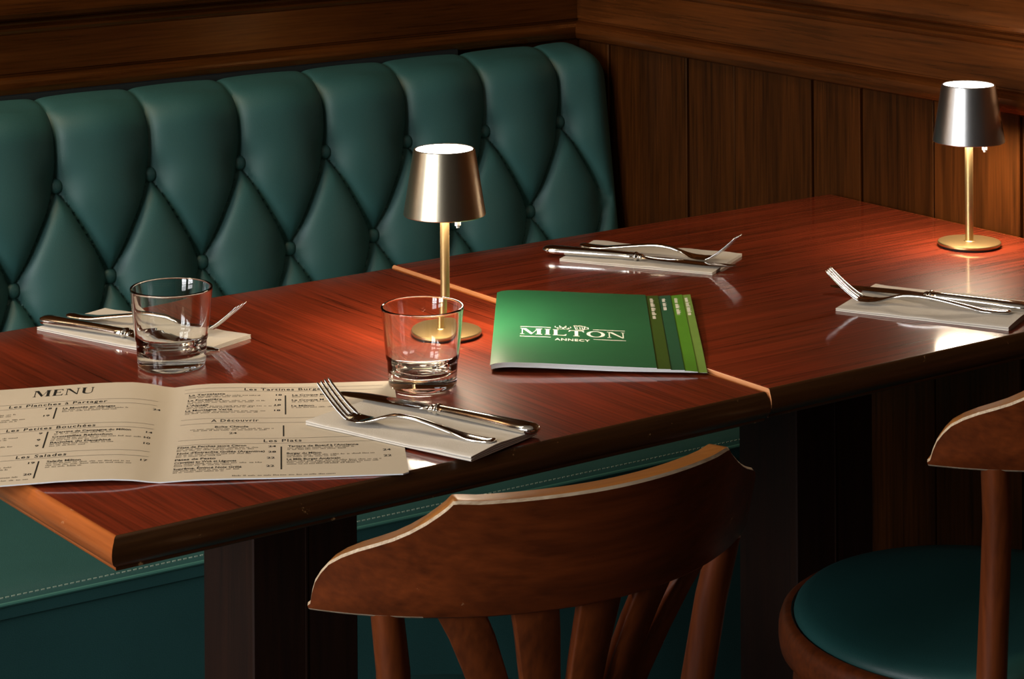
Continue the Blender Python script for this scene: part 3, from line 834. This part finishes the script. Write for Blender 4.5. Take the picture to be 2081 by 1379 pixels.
for q in RULES: one('ruled_line', M['ink_soft'], 'rule', *q)
NAMES = [('La Montée en Alpages', -.0990, .0800, .048), ('Terrine de Campagne du Milton', -.0995, .1530, .067), ('Croustilles Reblochon', -.1010, .1665, .053), ('Ravioles du Dauphiné', -.1012, .1830, .053), ('Salade Milton', -.0992, .2370, .029),
         ('La Tartelette', .0150, .0380, .034), ('La Forestière', .0145, .0555, .032), ("L'Alpage", .0142, .0725, .020), ('La Montagne Verte', .0134, .0890, .043), ('Le Croque M', .1120, .0430, .030), ('Le Croque M', .1114, .0600, .030), ('La Milton', .1110, .0790, .021),
         ('Boîte Chaude', .0420, .1440, .030), ('Filets de Perches sauce Citron', .0108, .2010, .060), ("Noix d'Entrecôte Grillée (Argentine)", .0111, .2180, .076), ('Pâtes de Pesto', .0100, .2360, .035), ('Crevettes au Wok et Légumes', .0098, .2440, .053), ('Suprême, Émincé Noix Grillé', .0096, .2615, .058),
         ('Tartare de Boeuf à l\'Ancienne', .1073, .2045, .062), ('Burger du Milton', .1063, .2255, .030), ('Le Milk Burger Américain', .1063, .2425, .046)]
for b_, a, t, w in NAMES: one('dish_name', M['ink'], 'text', b_, a, t, .0052, w, 1.0, .02)
for b_, a, t in (('24', -.0165, .0830), ('14', -.0190, .1560), ('10', -.0200, .1720), ('10', -.0195, .1890), ('17', -.0195, .2370), ('18', -.1150, .0770), ('19', -.1150, .0990), ('9', -.1140, .1530), ('9', -.1140, .1720), ('9', -.1140, .1890), ('19', -.1150, .2370), ('20', -.1160, .2680),
               ('18', .0965, .0420), ('18', .0960, .0585), ('18', .0955, .0755), ('18', .0950, .0930), ('24', .0550, .1640), ('24', .0900, .2040), ('28', .0900, .2200), ('22', .0890, .2370), ('22', .0885, .2600), ('24', .1900, .2230), ('22', .1900, .2400)):
    one('price', M['ink'], 'text', b_, a, t, .0050, None, 1.0, .02)
for a0, a1, t in ((-.099, -.036, .0845), (-.099, -.045, .0890), (-.1955, -.140, .0870), (-.1955, -.145, .0920), (-.1955, -.128, .1040), (-.1955, -.135, .1090), (-.1000, -.048, .1575), (-.1010, -.018, .1710), (-.1015, -.060, .1755), (-.1012, -.044, .1875), (-.1012, -.070, .1920),
                  (-.1955, -.130, .1600), (-.1955, -.140, .1650), (-.1955, -.133, .1850), (-.0992, -.027, .2415), (-.0992, -.024, .2465), (-.0992, -.068, .2515), (-.1955, -.125, .2440), (-.1955, -.130, .2500), (-.1955, -.120, .2720), (-.1955, -.110, .2800),
                  (.0150, .082, .0425), (.0150, .065, .0465), (.0145, .088, .0600), (.0145, .078, .0640), (.0142, .100, .0770), (.0142, .075, .0810), (.0134, .087, .0935), (.0134, .083, .0975), (.1120, .165, .0475), (.1115, .160, .0645), (.1110, .155, .0835),
                  (.0200, .095, .1490), (.0230, .090, .1530), (.0105, .082, .2055), (.0105, .078, .2095), (.0105, .075, .2225), (.0105, .050, .2265), (.0100, .085, .2485), (.0098, .060, .2525), (.0096, .068, .2660), (.0096, .055, .2700),
                  (.1070, .165, .2090), (.1068, .160, .2130), (.1063, .185, .2300), (.1063, .150, .2340), (.1063, .188, .2470), (.1063, .185, .2510), (.1063, .170, .2550), (.060, .150, .2845)):
    pd_.blurb(a0, a1, t, .0036, rnd)
pt.build('title', M['ink'], menu)
tag(pd_.build('fine_print', M['ink_soft'], menu), kind='stuff')

# ------------------------------------------------------------------ green drinks booklet
BT = Vector((1.5701, 2.2138)); f1 = Vector((.764, -.646)).normalized(); f2 = Vector((-.598, -.8015)).normalized()
BH = .2995
bk = empty('drinks_booklet', (BT.x, BT.y, ZR))
tag(bk, 'closed green booklet with white lettering and stepped page tabs across both tables', 'booklet')
def bk_h(s, t):
    h = interp([(0, .0046), (.004, .0060), (.012, .0072), (.022, .0076), (.05, .0072), (.10, .0056), (.15, .0042), (.165, .0040), (.178, .0039), (.19, .0040), (.20, .0043), (.2125, .0052)], s)
    curl = .0030 * sstep(.165, .2125, s) * (1 - t / BH) - .0022 * sstep(.190, .2125, s) * sstep(.22, .30, t)
    return h + curl
def bsurf(s, t, dz=0.0):
    p = f1 * s + f2 * t
    return (p.x, p.y, bk_h(s, t) + dz)
def leaf(name, s0, s1, dz, th, mat, edge=None, parent=bk, t0=0.0, t1=BH):
    m = MB(); NS, NT_ = max(4, int((s1 - s0) / .004)), 16
    top, bot = [], []
    for k in range(NS + 1):
        for j in range(NT_ + 1):
            v = bsurf(lerp(s0, s1, k / NS), lerp(t0, t1, j / NT_), dz); top.append(v); bot.append((v[0], v[1], max(.0001, v[2] - th)))
    n = NT_ + 1; nb = len(top); f = []
    for k in range(NS):
        for j in range(NT_): f.append((k * n + j, k * n + j + 1, (k + 1) * n + j + 1, (k + 1) * n + j))
    fb = [tuple(q + nb for q in p[::-1]) for p in f]
    rim = [k * n for k in range(NS + 1)] + [NS * n + j for j in range(1, n)] + [k * n + n - 1 for k in range(NS - 1, -1, -1)] + [j for j in range(n - 2, 0, -1)]
    fr_ = [(rim[k], rim[(k + 1) % len(rim)], rim[(k + 1) % len(rim)] + nb, rim[k] + nb) for k in range(len(rim))]
    m.add(top + bot, f); m.f += fb; m.i += [0] * len(fb); m.f += fr_; m.i += [1] * len(fr_)
    return m.build(name, [mat, edge or M['page']], parent, 40)
leaf('cover', 0.0, .1632, 0.0, .0008, M['bk_cover'])
leaf('tab_page', .001, .1768, -.0009, .0006, M['bk_1'])
leaf('tab_page', .001, .1902, -.0016, .0006, M['bk_2'])
leaf('tab_page', .001, .2030, -.0023, .0006, M['bk_3'])
leaf('tab_page', .001, .2122, -.0030, .0018, M['bk_4'])
def SB(s, t): return bsurf(s, t, .00012)
pl = Print(SB)
def SB(s, t): return bsurf(s - .0065, t + .006 + .02 * (s - .03), .00012)
pl.S = SB
pl.word('MILTON', .0345, .1835, .0235, .07, width=.1080)
for a0, a1, t in ((.0345, .0660, .1535), (.1095, .1425, .1535), (.0345, .0660, .1925), (.1095, .1425, .1925)): pl.rule(a0, a1, t, .0019)
pl.text('ANNECY', .0700, .2030, .0085, .0360, 1.1, .02)
def stroke(P, pts, w):
    for (a, b), (c, d) in zip(pts, pts[1:]):
        l = math.hypot(c - a, d - b) or 1; nx, ny = -(d - b) / l * w / 2, (c - a) / l * w / 2
        P.poly([(a + nx, b + ny), (c + nx, d + ny), (c - nx, d - ny), (a - nx, b - ny)])
for cx_, cy_, rr in ((.0735, .1490, .0032), (.0785, .1460, .0036), (.0835, .1490, .0033), (.0760, .1535, .0034), (.0815, .1535, .0034)):   # hop cone emblem
    stroke(pl, [(cx_ + rr * math.cos(R(a)), cy_ + rr * 1.3 * math.sin(R(a))) for a in range(-40, 225, 26)], .0009)
stroke(pl, [(.0905, .1430), (.0920, .1570), (.1000, .1570), (.1015, .1430), (.0905, .1430)], .0010)                                  # mug emblem
stroke(pl, [(.1010, .1455), (.1045, .1460), (.1050, .1520), (.1005, .1540)], .0010)
for q in (.0930, .0960, .0985): stroke(pl, [(q, .1465), (q + .0004, .1545)], .0008)
stroke(pl, [(.0895, .1425), (.0915, .1395), (.0940, .1420), (.0965, .1390), (.0990, .1420), (.1020, .1425)], .0012)
pl.build('cover_lettering', M['white_ink'], bk)
rt = random.Random(11)
for sm, ln, dz in ((.1690, .088, -.00078), (.1822, .050, -.00148), (.1955, .070, -.00218), (.2070, .072, -.00288)):      # fine vertical print on the tabs
    P = Print(lambda s, t, dz=dz: bsurf(s, t, dz))
    t = .014
    while t < .014 + ln:
        w = rt.uniform(.010, .022); q = t
        while q < min(t + w, .014 + ln):
            l = rt.uniform(.0010, .0018); hh = rt.choice((.0030, .0034, .0045, .0032))
            P.poly([(sm - .0018, q), (sm - .0018 + hh, q), (sm - .0018 + hh, q + l), (sm - .0018, q + l)]); q += l + .0008
        t += w + .004
    P.build('tab_print', M['white_ink'], bk)

# ------------------------------------------------------------------ pieces that belong to a part rather than to the whole thing
def base_name(o): return o.name.split('.')[0]
NEST = {'banquette': {'button': 'backrest', 'piping': 'seat_cushion', 'stitching': 'seat_cushion'}, 'restaurant_table': {'edge_strip': 'tabletop'},
        'bistro_chair': {'seat_pad': 'seat_frame'}, 'table_lamp': {'top_diffuser': 'shade', 'led_panel': 'shade', 'pull_switch': 'shade'},
        'open_menu': {k: 'sheet' for k in ('title', 'heading', 'ruled_line', 'divider', 'dish_name', 'price', 'fine_print')}, 'drinks_booklet': {'cover_lettering': 'cover'}}
kids = {}
for o in list(col.objects):
    if o.parent is not None: kids.setdefault(o.parent, []).append(o)
for root, ch in kids.items():
    for o in ch:
        host = NEST.get(base_name(root), {}).get(base_name(o))
        if host: o.parent = next(q for q in ch if base_name(q) == host)
tabs = [o for o in kids[bk] if base_name(o) == 'tab_page']; prints = [o for o in kids[bk] if base_name(o) == 'tab_print']
for a, b in zip(tabs, prints): b.parent = a
